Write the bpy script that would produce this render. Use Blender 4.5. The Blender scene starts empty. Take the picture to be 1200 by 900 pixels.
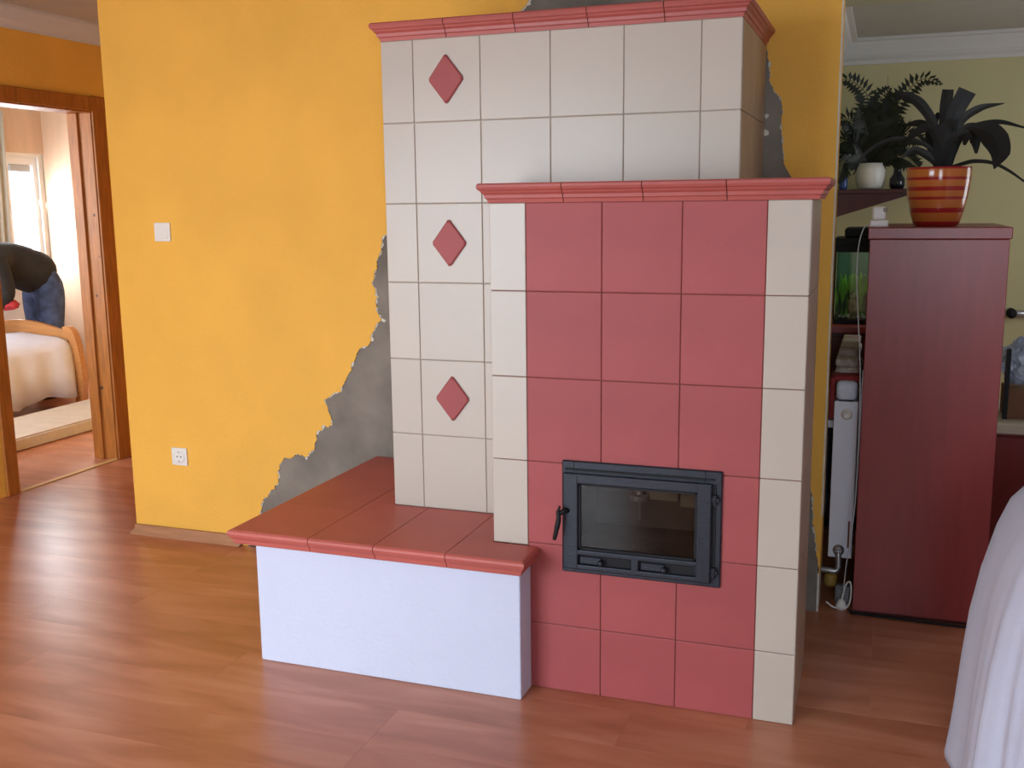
import bpy, bmesh, math, random
from mathutils import Vector, Matrix, noise
from mathutils.geometry import delaunay_2d_cdt
random.seed(7)
S = bpy.context.scene
COL = S.collection
# ------------------------------------------------------------------ camera
F_PX = 1209.8
CAM = Vector((.9475, -2.7592, 1.4309))
YAW, PITCH, ROLL = .3454, -.1718, -.0113
_f = Vector((-math.sin(YAW)*math.cos(PITCH), math.cos(YAW)*math.cos(PITCH), math.sin(PITCH)))
_r0 = Vector((math.cos(YAW), math.sin(YAW), 0))
_u0 = _r0.cross(_f)
_r = _r0*math.cos(ROLL)+_u0*math.sin(ROLL)
_u = _u0*math.cos(ROLL)-_r0*math.sin(ROLL)
cd = bpy.data.cameras.new('camera')
cam = bpy.data.objects.new('camera', cd)
COL.objects.link(cam)
m = Matrix((_r, _u, -_f)).transposed().to_4x4()
m.translation = CAM
cam.matrix_world = m
cd.sensor_width = 36.0
cd.lens = 36.0*F_PX/1200
cd.clip_start = .02
S.camera = cam

def on(x, y, axis, val):
    """photo pixel -> point on the plane axis = val"""
    d = _f+_r*((x-600)/F_PX)-_u*((y-450)/F_PX)
    t = (val-CAM[axis])/d[axis]
    return CAM+d*t
# ------------------------------------------------------------------ world, light, exposure
S.view_settings.view_transform = 'Standard'
S.view_settings.look = 'None'
S.view_settings.gamma = 1
S.view_settings.use_curve_mapping = False
S.view_settings.exposure = 0.0
w = bpy.data.worlds.new('overcast_sky')
S.world = w
w.use_nodes = True
bg = w.node_tree.nodes['Background']
bg.inputs[0].default_value = (.86, .93, 1, 1)
bg.inputs[1].default_value = 2.2

def area(name, loc, target, sx, sy, power, col):
    l = bpy.data.lights.new(name, 'AREA')
    l.shape = 'RECTANGLE'; l.size = sx; l.size_y = sy; l.energy = power; l.color = col
    o = bpy.data.objects.new(name, l); COL.objects.link(o)
    o.location = loc
    o.rotation_euler = (Vector(target)-Vector(loc)).to_track_quat('-Z', 'Z').to_euler()
    return o
# daylight entering through the windows (terrace door behind the viewer, kitchen window, bedroom window), plus an added bedroom fill
area('daylight_terrace', (-1.75, -4.02, 1.0), (-1.75, 0, .75), 2.3, 1.9, 70, (.74, .87, 1))
area('daylight_sky', (-1.75, -6.6, 3.0), (-1.6, -1.0, .6), 5.0, 3.4, 620, (.72, .86, 1))
area('daylight_side_window', (1.5, -4.02, 1.45), (1.3, 0, .9), 1.0, 1.1, 38, (.74, .87, 1))
area('daylight_kitchen', (3.42, 2.6, 1.5), (1, 2.6, 1.3), 1.2, 1.1, 10, (.95, .97, 1))
area('daylight_bedroom', (-5.80, 3.95, 1.36), (-4, 3.2, .9), .44, .9, 120, (.95, .98, 1))

area('fill_bedroom_side', (-4.6, .72, 1.45), (-4.6, 4, .9), 1.3, 1.1, 62, (.92, .96, 1))  # added fill light to brighten the bedroom, behind an invented window

# ------------------------------------------------------------------ materials
MATS = {}
def mat(name, col, rough=.6, var=.0, scale=8., bump=0., bscale=60., metal=0., spec=.5, stretch=None, col2=None, objvar=0., coat=0.):
    if name in MATS: return MATS[name]
    M = bpy.data.materials.new(name); M.use_nodes = True
    nt = M.node_tree; N = nt.nodes; L = nt.links
    b = N['Principled BSDF']
    b.inputs['Roughness'].default_value = rough
    b.inputs['Metallic'].default_value = metal
    b.inputs['Specular IOR Level'].default_value = spec
    b.inputs['Coat Weight'].default_value = coat
    b.inputs['Base Color'].default_value = (*col, 1)
    tc = N.new('ShaderNodeTexCoord')
    mp = N.new('ShaderNodeMapping')
    L.new(tc.outputs['Object'], mp.inputs[0])
    if stretch: mp.inputs['Scale'].default_value = stretch
    out = None
    if var > 0 or col2:
        n = N.new('ShaderNodeTexNoise'); n.inputs['Scale'].default_value = scale; n.inputs['Detail'].default_value = 5
        L.new(mp.outputs[0], n.inputs['Vector'])
        r = N.new('ShaderNodeValToRGB')
        r.color_ramp.elements[0].position = .3; r.color_ramp.elements[1].position = .7
        if col2: a, c = col, col2
        else: a = tuple(v*(1-var) for v in col); c = tuple(min(1, v*(1+var)) for v in col)
        r.color_ramp.elements[0].color = (*a, 1); r.color_ramp.elements[1].color = (*c, 1)
        L.new(n.outputs[0], r.inputs[0]); out = r.outputs[0]
    if objvar > 0:
        oi = N.new('ShaderNodeObjectInfo')
        mr = N.new('ShaderNodeMapRange'); mr.inputs['To Min'].default_value = 1-objvar; mr.inputs['To Max'].default_value = 1+objvar
        L.new(oi.outputs['Random'], mr.inputs['Value'])
        vm = N.new('ShaderNodeVectorMath'); vm.operation = 'SCALE'
        if out: L.new(out, vm.inputs[0])
        else: vm.inputs[0].default_value = col
        L.new(mr.outputs[0], vm.inputs['Scale']); out = vm.outputs[0]
    if out: L.new(out, b.inputs['Base Color'])
    if bump > 0:
        n2 = N.new('ShaderNodeTexNoise'); n2.inputs['Scale'].default_value = bscale; n2.inputs['Detail'].default_value = 4
        L.new(tc.outputs['Object'], n2.inputs['Vector'])
        bp = N.new('ShaderNodeBump'); bp.inputs['Strength'].default_value = bump; bp.inputs['Distance'].default_value = .01
        L.new(n2.outputs[0], bp.inputs['Height']); L.new(bp.outputs[0], b.inputs['Normal'])
    MATS[name] = M
    return M

def glass(name, col=(1, 1, 1), rough=0., alpha_mix=.85):
    M = bpy.data.materials.new(name); M.use_nodes = True
    nt = M.node_tree; N = nt.nodes; L = nt.links
    N.remove(N['Principled BSDF'])
    t = N.new('ShaderNodeBsdfTransparent'); t.inputs[0].default_value = (*col, 1)
    g = N.new('ShaderNodeBsdfGlossy'); g.inputs['Roughness'].default_value = rough; g.inputs[0].default_value = (1, 1, 1, 1)
    mx = N.new('ShaderNodeMixShader'); mx.inputs[0].default_value = 1-alpha_mix
    L.new(t.outputs[0], mx.inputs[1]); L.new(g.outputs[0], mx.inputs[2])
    L.new(mx.outputs[0], N['Material Output'].inputs[0])
    return M

orange = mat('orange_wall_paint', (.90, .485, .075), .75, .05, 3, .25, 90)
orange_dark = orange
concrete = mat('bare_grey_concrete', (.215, .19, .16), .85, .3, 5, .5, 30)
plasterw = mat('white_plaster', (.60, .645, .80), .8, .02, 4, .3, 70)
skim = mat('pale_skim_plaster', (.72, .68, .58), .9, .1, 30, .4, 90)
cream = mat('cream_glazed_tile', (.52, .457, .39), .32, .025, 4, .03, 50, objvar=.03)
red = mat('red_glazed_tile', (.37, .080, .080), .5, .06, 5, .05, 60, objvar=.05, spec=.3)
reds = mat('red_seat_tile_glaze', (.48, .112, .09), .5, .06, 6, .05, 60, objvar=.05)
redc = mat('red_cornice_tile', (.43, .095, .080), .42, .06, 6, .05, 60, objvar=.05)
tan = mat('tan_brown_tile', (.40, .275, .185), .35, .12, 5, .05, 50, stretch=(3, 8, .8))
grout = mat('dark_grout', (.24, .155, .13), .9, .1, 30)
ceilm = mat('ceiling_white', (.52, .50, .46), .9, .03, 4)
cove = mat('white_polystyrene_coving', (.66, .64, .62), .8)
iron = mat('blue_black_cast_iron', (.020, .023, .034), .45, .1, 40, .1, 120, metal=.35)
ironb = mat('black_iron', (.008, .008, .010), .6, spec=.3)
pine = mat('orange_stained_pine', (.40, .135, .020), .5, .25, 7, .03, 30, stretch=(9, 9, .9))
mahog = mat('mahogany_veneer', (.28, .042, .040), .33, .10, 5, .02, 40, stretch=(7, 7, .9))
mahogd = mat('dark_mahogany', (.07, .014, .012), .4, .2, 5, stretch=(7, 7, 1))
yellow = mat('pale_yellow_wall', (.60, .54, .30), .8, .04, 2, .15, 80)
radw = mat('white_radiator_enamel', (.74, .78, .88), .35)
metalg = mat('grey_metal', (.45, .46, .48), .35, metal=.8)
plastic_w = mat('white_plastic', (.85, .83, .78), .35)
sheet = mat('white_cotton_sheet', (.56, .60, .76), .8, .02, 20, .08, 200)
bedsheet = mat('pale_pink_white_bedspread', (.72, .72, .84), .8, .03, 10, .1, 90)
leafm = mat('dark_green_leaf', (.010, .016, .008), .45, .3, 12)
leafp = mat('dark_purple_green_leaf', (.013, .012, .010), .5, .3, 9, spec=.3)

# laminate: warm red brown with long soft streaks
def laminate():
    M = bpy.data.materials.new('cherry_laminate'); M.use_nodes = True
    nt = M.node_tree; N = nt.nodes; L = nt.links; b = N['Principled BSDF']
    b.inputs['Roughness'].default_value = .30
    b.inputs['Specular IOR Level'].default_value = .6
    tc = N.new('ShaderNodeTexCoord'); oi = N.new('ShaderNodeObjectInfo')
    mp = N.new('ShaderNodeMapping'); mp.inputs['Scale'].default_value = (1.0, 4.5, 1)
    cx = N.new('ShaderNodeCombineXYZ')
    mul = N.new('ShaderNodeMath'); mul.operation = 'MULTIPLY'; mul.inputs[1].default_value = 37
    L.new(oi.outputs['Random'], mul.inputs[0]); L.new(mul.outputs[0], cx.inputs[2])
    L.new(mul.outputs[0], cx.inputs[0])
    L.new(cx.outputs[0], mp.inputs['Location'])
    L.new(tc.outputs['Object'], mp.inputs[0])
    n = N.new('ShaderNodeTexNoise'); n.inputs['Scale'].default_value = 2.2; n.inputs['Detail'].default_value = 6; n.inputs['Distortion'].default_value = .6
    L.new(mp.outputs[0], n.inputs['Vector'])
    r = N.new('ShaderNodeValToRGB')
    e = r.color_ramp.elements
    e[0].position = .25; e[0].color = (.34, .110, .046, 1)
    e[1].position = .75; e[1].color = (.60, .262, .155, 1)
    k = e.new(.5); k.color = (.48, .178, .092, 1)
    L.new(n.outputs[0], r.inputs[0])
    mr = N.new('ShaderNodeMapRange'); mr.inputs['To Min'].default_value = .96; mr.inputs['To Max'].default_value = 1.03
    L.new(oi.outputs['Random'], mr.inputs['Value'])
    vm = N.new('ShaderNodeVectorMath'); vm.operation = 'SCALE'
    L.new(r.outputs[0], vm.inputs[0]); L.new(mr.outputs[0], vm.inputs['Scale'])
    L.new(vm.outputs[0], b.inputs['Base Color'])
    return M
lam = laminate()

# ------------------------------------------------------------------ helpers
def finish(name, bm, material, parent=None, smooth=False):
    bmesh.ops.recalc_face_normals(bm, faces=bm.faces)
    me = bpy.data.meshes.new(name)
    bm.to_mesh(me); bm.free()
    mats = material if isinstance(material, (list, tuple)) else [material]
    for x in mats: me.materials.append(x)
    if smooth:
        for p in me.polygons: p.use_smooth = True
    o = bpy.data.objects.new(name, me); COL.objects.link(o)
    if parent: o.parent = parent
    return o

def tag(o, label, cat, group=None):
    o['label'] = label; o['category'] = cat
    if group: o['group'] = group
    return o
def struct(o):
    o['kind'] = 'structure'
    return o
def thing(name, label, cat, loc=(0, 0, 0), group=None):
    o = bpy.data.objects.new(name, None); COL.objects.link(o)
    o.empty_display_size = .1
    o.location = loc
    tag(o, label, cat, group)
    return o
def adopt(o, t):
    """parent a mesh modelled in world coordinates to a thing, keeping its place"""
    o.parent = t
    o.matrix_parent_inverse = Matrix.Translation(t.location).inverted()
    return o

def add_box(bm, x0, x1, y0, y1, z0, z1, bevel=0., seg=1):
    t = bmesh.new()
    bmesh.ops.create_cube(t, size=1)
    for v in t.verts:
        v.co = Vector(((x0+x1)/2+v.co.x*(x1-x0), (y0+y1)/2+v.co.y*(y1-y0), (z0+z1)/2+v.co.z*(z1-z0)))
    if bevel > 0:
        bmesh.ops.bevel(t, geom=t.edges[:], offset=bevel, segments=seg, affect='EDGES', profile=.5)
    me = bpy.data.meshes.new('tmp'); t.to_mesh(me); t.free()
    bm.from_mesh(me); bpy.data.meshes.remove(me)
def box(name, x0, x1, y0, y1, z0, z1, material, parent=None, bevel=0., seg=1, smooth=False):
    bm = bmesh.new(); add_box(bm, x0, x1, y0, y1, z0, z1, bevel, seg)
    o = finish(name, bm, material, None, smooth)
    if parent: adopt(o, parent)
    return o

def add_tube(bm, pts, r, n=8, caps=True, flat=1.0):
    pts = [Vector(p) for p in pts]
    rad = r if isinstance(r, (list, tuple)) else [r]*len(pts)
    rings = []
    prev = None
    for i, p in enumerate(pts):
        d = (pts[min(i+1, len(pts)-1)]-pts[max(i-1, 0)]).normalized()
        if prev is None:
            a = d.orthogonal().normalized()
        else:
            a = (prev-d*prev.dot(d)).normalized()
        prev = a; b = d.cross(a)
        rings.append([bm.verts.new(p+(a*math.cos(2*math.pi*k/n)+b*math.sin(2*math.pi*k/n)*flat)*rad[i]) for k in range(n)])
    for i in range(len(rings)-1):
        for k in range(n):
            bm.faces.new((rings[i][k], rings[i][(k+1) % n], rings[i+1][(k+1) % n], rings[i+1][k]))
    if caps:
        bm.faces.new(rings[0][::-1]); bm.faces.new(rings[-1])
def tube(name, pts, r, material, parent=None, n=8):
    bm = bmesh.new(); add_tube(bm, pts, r, n)
    o = finish(name, bm, material, None, True)
    if parent: adopt(o, parent)
    return o
def spline(pts, k=8):
    pts = [Vector(p) for p in pts]; out = []
    P = [pts[0]*2-pts[1]]+pts+[pts[-1]*2-pts[-2]]
    for i in range(1, len(P)-2):
        for j in range(k):
            t = j/k
            a, b, c, d = P[i-1], P[i], P[i+1], P[i+2]
            out.append(.5*((2*b)+(c-a)*t+(2*a-5*b+4*c-d)*t*t+(3*b-3*c+d-a)*t**3))
    out.append(pts[-1])
    return out
def add_lathe(bm, prof, c, n=32):
    rings = []
    for (r, z) in prof:
        rings.append([bm.verts.new((c[0]+max(r, .0005)*math.cos(2*math.pi*k/n), c[1]+max(r, .0005)*math.sin(2*math.pi*k/n), c[2]+z)) for k in range(n)])
    for i in range(len(rings)-1):
        for k in range(n):
            bm.faces.new((rings[i][k], rings[i][(k+1) % n], rings[i+1][(k+1) % n], rings[i+1][k]))
    bm.faces.new(rings[0][::-1]); bm.faces.new(rings[-1])
def lathe(name, prof, c, material, parent=None, n=32):
    bm = bmesh.new(); add_lathe(bm, prof, c, n)
    o = finish(name, bm, material, None, True)
    if parent: adopt(o, parent)
    return o
def loft(bm, rings, caps=True, closed=True):
    vs = [[bm.verts.new(p) for p in r] for r in rings]
    n = len(vs[0])
    for i in range(len(vs)-1):
        for k in range(n if closed else n-1):
            bm.faces.new((vs[i][k], vs[i][(k+1) % n], vs[i+1][(k+1) % n], vs[i+1][k]))
    if caps:
        bm.faces.new(vs[0][::-1]); bm.faces.new(vs[-1])
def prism_y(bm, poly, y0, y1):
    """polygon in XZ extruded along Y (robust to slightly self-crossing outlines)"""
    n = len(poly)
    vs, es, fs, *_ = delaunay_2d_cdt([Vector(p) for p in poly], [], [list(range(n))], 1, 1e-5)
    a = [bm.verts.new((v.x, y0, v.y)) for v in vs]; b = [bm.verts.new((v.x, y1, v.y)) for v in vs]
    cnt = {}
    for f in fs:
        for k in range(len(f)):
            e = (f[k], f[(k+1) % len(f)]); cnt[tuple(sorted(e))] = cnt.get(tuple(sorted(e)), 0)+1
    for f in fs:
        bm.faces.new([a[k] for k in f]); bm.faces.new([b[k] for k in reversed(f)])
    for (p, q), c in cnt.items():
        if c == 1: bm.faces.new((a[p], a[q], b[q], b[p]))

# ------------------------------------------------------------------ setting
CZ = 2.42          # ceiling
WY = .864          # stove wall
XL = -3.19         # wall with the bedroom door
XR = 3.2           # right wall
YB = -3.9          # wall behind the viewer
XK = .56           # kitchen left wall
YK = 4.3           # kitchen far wall
XW = .787          # right end of stove wall
XC = -2.147        # left end of stove wall
# floor: screed slab with laminate planks as parts
floor = struct(box('floor', -6.4, 3.4, -4.1, 4.6, -.12, -.012, grout))
pw, pl = .193, 1.28
meshes = {}
def plank(x0, x1, y0, y1):
    key = (round(x1-x0, 3), round(y1-y0, 3))
    if key not in meshes:
        bm = bmesh.new(); g = .0001
        add_box(bm, -key[0]/2+g, key[0]/2-g, -key[1]/2+g, key[1]/2-g, -.0115, 0, .0004)
        o = finish('floor_plank', bm, lam); meshes[key] = o.data
    else:
        o = bpy.data.objects.new('floor_plank', meshes[key]); COL.objects.link(o)
    o.location = ((x0+x1)/2, (y0+y1)/2, 0); o.parent = floor
def plank_field(X0, X1, Y0, Y1, seed, w=pw, l=pl):
    rnd = random.Random(seed)
    y = Y0
    while y < Y1-.02:
        y1 = min(y+w, Y1); x = X0-rnd.choice((0, .25, .5, .75, .9))*l
        while x < X1-.01:
            a, b = max(x, X0), min(x+l, X1)
            if b-a > .02: plank(a, b, y, y1)
            x += l
        y = y1
plank_field(XL, 3.2, -2.0, WY-.01, 1)
plank_field(XL, XC, WY-.01, 2.6, 2)
plank_field(XK, 3.2, WY-.01, 2.4, 3)
plank_field(-5.7, XL-.0, 1.0, 4.2, 4)
far = box('plain_laminate', XL, 3.2, YB, -2.0, -.0115, 0, lam); far.parent = floor
far = box('plain_laminate', XK, 3.2, 2.4, YK, -.0115, 0, lam); far.parent = floor

ceiling = struct(box('ceiling', -6.4, 3.4, -4.1, 4.6, CZ, CZ+.1, ceilm))
# ---- stove wall: concrete core, pale skim and orange paint skin with torn edges
wall_front = struct(box('wall_front', XC+.006, XW-.006, WY, WY+.13, 0, CZ, concrete))

def jag(pts, amp, step, seed):
    out = []
    for i in range(len(pts)-1):
        a, b = Vector((*pts[i], 0)), Vector((*pts[i+1], 0))
        L = (b-a).length; n = max(1, int(L/step)); d = (b-a).normalized(); nn = Vector((-d.y, d.x, 0))
        for j in range(n):
            p = a+(b-a)*(j/n)
            q = noise.noise(Vector((p.x*45, p.y*45, seed)))*amp+noise.noise(Vector((p.x*160, p.y*160, seed+5)))*amp*.7
            if j == 0 and i == 0: q = 0
            out.append((p.x+nn.x*q, p.y+nn.y*q))
    out.append(pts[-1])
    return out
left_px = [(292, 646), (299, 632), (305, 606), (308, 586), (318, 576), (326, 566), (328, 545), (333, 536), (350, 532), (362, 534), (369, 522), (372, 508), (381, 500), (390, 497), (386, 484), (380, 468), (400, 458), (407, 440), (413, 430), (419, 412), (433, 402), (438, 388), (446, 374), (441, 362), (442, 345), (437, 332), (441, 315), (446, 296), (451, 276), (470, 262)]
right_px = [(886, 44), (897, 52), (903, 74), (902, 94), (908, 106), (916, 118), (918, 128), (916, 145), (918, 165), (919, 190), (926, 205), (932, 225)]
def wp(p): v = on(p[0], p[1], 1, WY); return (v.x, v.z)
LB = [wp(p) for p in left_px]
top_l = wp((612, 14)); top_l2 = wp((622, 0))
LB = [(LB[0][0], 0.0)]+LB[1:]+[(-.36, 1.5), (-.30, 1.80), top_l, top_l2, (top_l2[0]+.02, CZ)]
RB = [wp(p) for p in right_px]
RB = [(.42, CZ), (.45, 2.2), (.49, 1.96)]+RB+[(.70, 1.30), (.715, .9), (.72, .5), (.752, .42), (.757, .36), (.762, .30), (.772, .24), (.779, .18), (XW-.001, .14)]
def skin(name, grow, y0, y1, material, seed, amp):
    lb = [(x+grow, z) for x, z in LB]; rb = [(x-grow, z) for x, z in RB]
    bm = bmesh.new()
    prism_y(bm, jag(lb, amp, .006, seed)+[(XC, CZ), (XC, 0)], y0, y1)
    o1 = finish(name, bm, material, wall_front)
    bm = bmesh.new()
    prism_y(bm, jag(rb, amp*.6, .006, seed+3)+[(XW, .14), (XW, CZ)] if False else jag(rb, amp*.6, .006, seed+3)+[(XW, CZ)], y0, y1)
    finish(name, bm, material, wall_front)
skin('skim_coat', .0022, WY-.003, WY, skim, 2., .011)
skin('paint_coat', 0., WY-.006, WY-.003, orange, 2.7, .011)
# loose flecks of plaster on the bare wall
for i, (px, py, r) in enumerate([(450, 376, .008), (436, 398, .010), (897, 156, .012), (898, 136, .008), (359, 537, .006), (448, 375, .007), (893, 210, .007), (411, 418, .006)]):
    p = on(px, py, 1, WY-.002); bm = bmesh.new()
    bmesh.ops.create_icosphere(bm, subdivisions=1, radius=r)
    for v in bm.verts: v.co = Vector((v.co.x*(.7+.6*random.random()), v.co.y*.3, v.co.z*(.7+.6*random.random())))+p
    finish('plaster_fleck', bm, skim, wall_front)
# painted ends and backs of the block behind the stove
o = box('end_paint', XW-.006, XW, WY-.003, WY+.13, .14, CZ, orange, wall_front)
o = box('corner_bead', XW-.004, XW+.002, WY-.007, WY-.001, .35, CZ, skim, wall_front, .001)
o = box('bare_plaster', XW-.008, XW-.001, WY-.002, WY+.13, 0, .14, skim, wall_front)
o = box('end_paint', XC, XC+.006, WY-.003, WY+.13, 0, CZ, orange, wall_front)
wall_hall = struct(box('wall_hall', XC, XC+.1, WY+.13, 2.6, 0, CZ, orange))
wall_hall_end = struct(box('wall_hall_end', XL, XC+.1, 2.6, 2.7, 0, CZ, orange))
wall_kitchen_left = struct(box('wall_kitchen_left', XK-.1, XK, WY+.13, YK, 0, CZ, yellow))
wall_kitchen_back = struct(box('wall_kitchen_back', XK-.1, XR, YK, YK+.1, 0, CZ, yellow))
# wall with door to the bedroom (opening Y 1.21..1.95)
DY0, DY1, DZ = 1.225, 1.95, 1.955
bm = bmesh.new()
add_box(bm, XL-.15, XL, YB, DY0-.02, 0, CZ)
add_box(bm, XL-.15, XL, DY1+.02, 4.3, 0, CZ)
add_box(bm, XL-.15, XL, DY0-.02, DY1+.02, DZ+.02, CZ)
wall_left = struct(finish('wall_left', bm, orange))
door_1 = bpy.data.objects.new('door_1', None); COL.objects.link(door_1); struct(door_1); door_1.location = (XL, (DY0+DY1)/2, 0)
box('jamb', XL-.16, XL+.004, DY1, DY1+.024, 0, DZ, pine, door_1, .002)
box('jamb', XL-.16, XL+.004, DY0-.024, DY0, 0, DZ, pine, door_1, .002)
box('head_jamb', XL-.16, XL+.004, DY0-.024, DY1+.024, DZ, DZ+.024, pine, door_1, .002)
box('casing', XL+.001, XL+.018, DY1+.006, DY1+.105, 0, DZ+.09, pine, door_1, .005, 2)
box('casing', XL+.001, XL+.018, DY0-.085, DY0-.006, 0, DZ+.09, pine, door_1, .005, 2)
box('head_casing', XL+.001, XL+.022, DY0-.085, DY1+.105, DZ+.008, DZ+.085, pine, door_1, .005, 2)
box('door_stop', XL-.11, XL-.08, DY1-.014, DY1+.001, 0, DZ, pine, door_1, .003)
box('door_stop', XL-.11, XL-.08, DY0, DY0+.014, 0, DZ, pine, door_1, .003)
box('threshold_strip', XL-.02, XL+.014, DY0, DY1, -.001, .006, mat('pale_oak_strip', (.62, .40, .16), .4), door_1, .002)
# knots in the pine
for (y, z) in [(1.5, 1.40), (.8, 1.17), (1.3, .95), (1.8, .42)]:
    bm = bmesh.new(); add_lathe(bm, [(.0, 0), (.006*y, 0), (.005*y, .0008), (0, .0008)], (0, 0, 0), 10)
    k = finish('knot', bm, mat('dark_knot', (.06, .018, .006), .5)); k.rotation_euler = (math.radians(90), 0, 0)
    k.scale = (1, 1, 1); k.location = (XL-.055+.045*math.sin(z*23), DY1+.0002, z); adopt(k, door_1)
# walls round the viewer, with window openings
bm = bmesh.new()
add_box(bm, XL-.15, -2.95, YB-.12, YB, 0, CZ); add_box(bm, -.55, 1.0, YB-.12, YB, 0, CZ); add_box(bm, 2.0, XR+.1, YB-.12, YB, 0, CZ)
add_box(bm, 1.0, 2.0, YB-.12, YB, 0, .9); add_box(bm, 1.0, 2.0, YB-.12, YB, 2.02, CZ)
add_box(bm, -2.95, -.55, YB-.12, YB, 2.02, CZ)
palew = mat('pale_grey_wall', (.60, .60, .60), .85, .02, 3)
wall_back = struct(finish('wall_back', bm, palew))
window_1 = bpy.data.objects.new('window_1', None); COL.objects.link(window_1); struct(window_1); window_1.location = (-1.75, YB, 0)
whitep = mat('white_window_frame', (.8, .8, .8), .4)
for a, b in ((-2.95, -2.88), (-1.785, -1.715), (-.62, -.55)):
    box('window_stile', a, b, YB-.09, YB-.03, 0, 2.02, whitep, window_1, .004)
for a, b in ((0, .08), (1.94, 2.02)):
    box('window_rail', -2.95, -.55, YB-.088, YB-.032, a, b, whitep, window_1, .004)
bm = bmesh.new()
add_box(bm, XR, XR+.1, YB, 1.9, 0, CZ); add_box(bm, XR, XR+.1, 3.3, YK+.1, 0, CZ)
add_box(bm, XR, XR+.1, 1.9, 3.3, 0, .95); add_box(bm, XR, XR+.1, 1.9, 3.3, 2.1, CZ)
wall_right = struct(finish('wall_right', bm, palew))
window_4 = bpy.data.objects.new('window_4', None); COL.objects.link(window_4); struct(window_4); window_4.location = (1.5, YB, .9)
for a, b in ((1.0, 1.06), (1.94, 2.0)):
    box('window_stile', a, b, YB-.09, YB-.03, .9, 2.02, whitep, window_4, .004)
for a, b in ((.9, .96), (1.96, 2.02)):
    box('window_rail', 1.0, 2.0, YB-.088, YB-.032, a, b, whitep, window_4, .004)
# coving
def coving(name, p0, p1, inward, h=.085, d=.085):
    """stepped cornice from p0 to p1 under the ceiling; inward = unit vector away from the wall"""
    prof = [(0, 0), (.012, 0), (.014, .012), (.03, .02), (.042, .03), (.055, .052), (.066, .062), (.07, .072), (.085, .075), (.085, .085), (0, .085)]
    inw = Vector(inward); bm = bmesh.new()
    rings = [[Vector((p[0], p[1], CZ-h))+inw*(a*d/.085)+Vector((0, 0, b*h/.085)) for a, b in prof] for p in (p0, p1)]
    loft(bm, rings)
    return struct(finish(name, bm, cove))
coving('trim_1', (XL, YB), (XL, 2.6), (1, 0, 0), .10, .08)
coving('trim_2', (XK, YK), (XR, YK), (0, -1, 0), .15, .10)
coving('trim_3', (XK, WY+.13), (XK, YK), (1, 0, 0), .15, .17)
beam = struct(box('trim_4', XK+.1, XR, 2.55, 2.8, CZ-.05, CZ, mat('olive_cream_paint', (.52, .49, .36), .8)))
crack = box('panel_joint', .915, .918, YK-.001, YK+.002, 1.7, 2.2, grout, wall_kitchen_back)

# ------------------------------------------------------------------ tiled stove
stove = thing('tiled_stove', 'cream and red tiled masonry stove with black fire door against orange wall', 'stove', (.2, .3, 0))
T = .012; G = .0009
tile_cache = {}
def tile(x0, x1, z0, z1, y, material, axis='y', parent=stove, name='tile', thick=T):
    """a bevelled tile; axis y: front face at y; axis +x/-x: face at x=y spanning x0..x1 along Y"""
    w_, h_ = round(x1-x0, 4), round(z1-z0, 4)
    key = (w_, h_, material.name, thick)
    if key not in tile_cache:
        bm = bmesh.new(); add_box(bm, -w_/2+G, w_/2-G, 0, thick, -h_/2+G, h_/2-G, .0022, 2)
        o = finish(name, bm, material); tile_cache[key] = o.data
    else:
        o = bpy.data.objects.new(name, tile_cache[key]); COL.objects.link(o)
    c = ((x0+x1)/2, (z0+z1)/2)
    if axis == 'y': o.location = (c[0], y, c[1])
    elif axis == '+x': o.location = (y, c[0], c[1]); o.rotation_euler = (0, 0, math.pi/2)
    else: o.location = (y, c[0], c[1]); o.rotation_euler = (0, 0, -math.pi/2)
    return adopt(o, parent)
H = .2462; H6 = .2057; W = .22
zr = [H6+(5-i)*H for i in range(6)]+[0]
cx = [-.1092, 0, W, 2*W, 3*W, 3*W+.1101]
SLAB = .4416
CD = .40      # depth of the column's right flank
# core
bm = bmesh.new()
t = .0038
XB = [-.5646, -.4552, -.2321, -.009, .2141, .4372, .5507]
YBk = .2641
bt, hb = 1.9367, .2493
add_box(bm, .012, .135, t, .255, 0, zr[0]); add_box(bm, .525, cx[5]-t, t, .255, 0, zr[0])
add_box(bm, .135, .525, t, .255, 0, .45); add_box(bm, .135, .525, t, .255, .665, zr[0])
add_box(bm, cx[0]+t, .012, t, .255, SLAB, zr[0])
add_box(bm, .56, cx[5]-t, .255, CD, 0, zr[0])
adopt(finish('core', bm, mat('brown_red_grout', (.20, .075, .06), .9, .1, 30)), stove)
bm = bmesh.new()
add_box(bm, XB[0]+t, XB[6]-t, YBk+t, WY-.008, SLAB, bt)
add_box(bm, .012, XB[6]-t, YBk+t, WY-.008, 0, SLAB)
adopt(finish('core', bm, mat('beige_grout', (.42, .35, .30), .9, .1, 30)), stove)
# column tiles
for r in range(6):
    z1, z0 = zr[r], zr[r+1]
    for c in range(5):
        x0, x1 = cx[c], cx[c+1]
        material = cream if c in (0, 4) else red
        a, b, lo = x0, x1, z0
        if c == 0:
            if r > 3: continue
            if r == 3: lo = SLAB+.001
        if r == 3 and c == 2: continue
        if r == 3 and c == 1: b = .135
        if r == 3 and c == 3: a = .525
        tile(a, b, lo, z1, 0, material)
    # flanks
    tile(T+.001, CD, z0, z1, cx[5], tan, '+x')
    if r < 4: tile(T+.001, YBk-.001, max(z0, SLAB+.001), z1, cx[0], cream, '-x')
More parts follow.
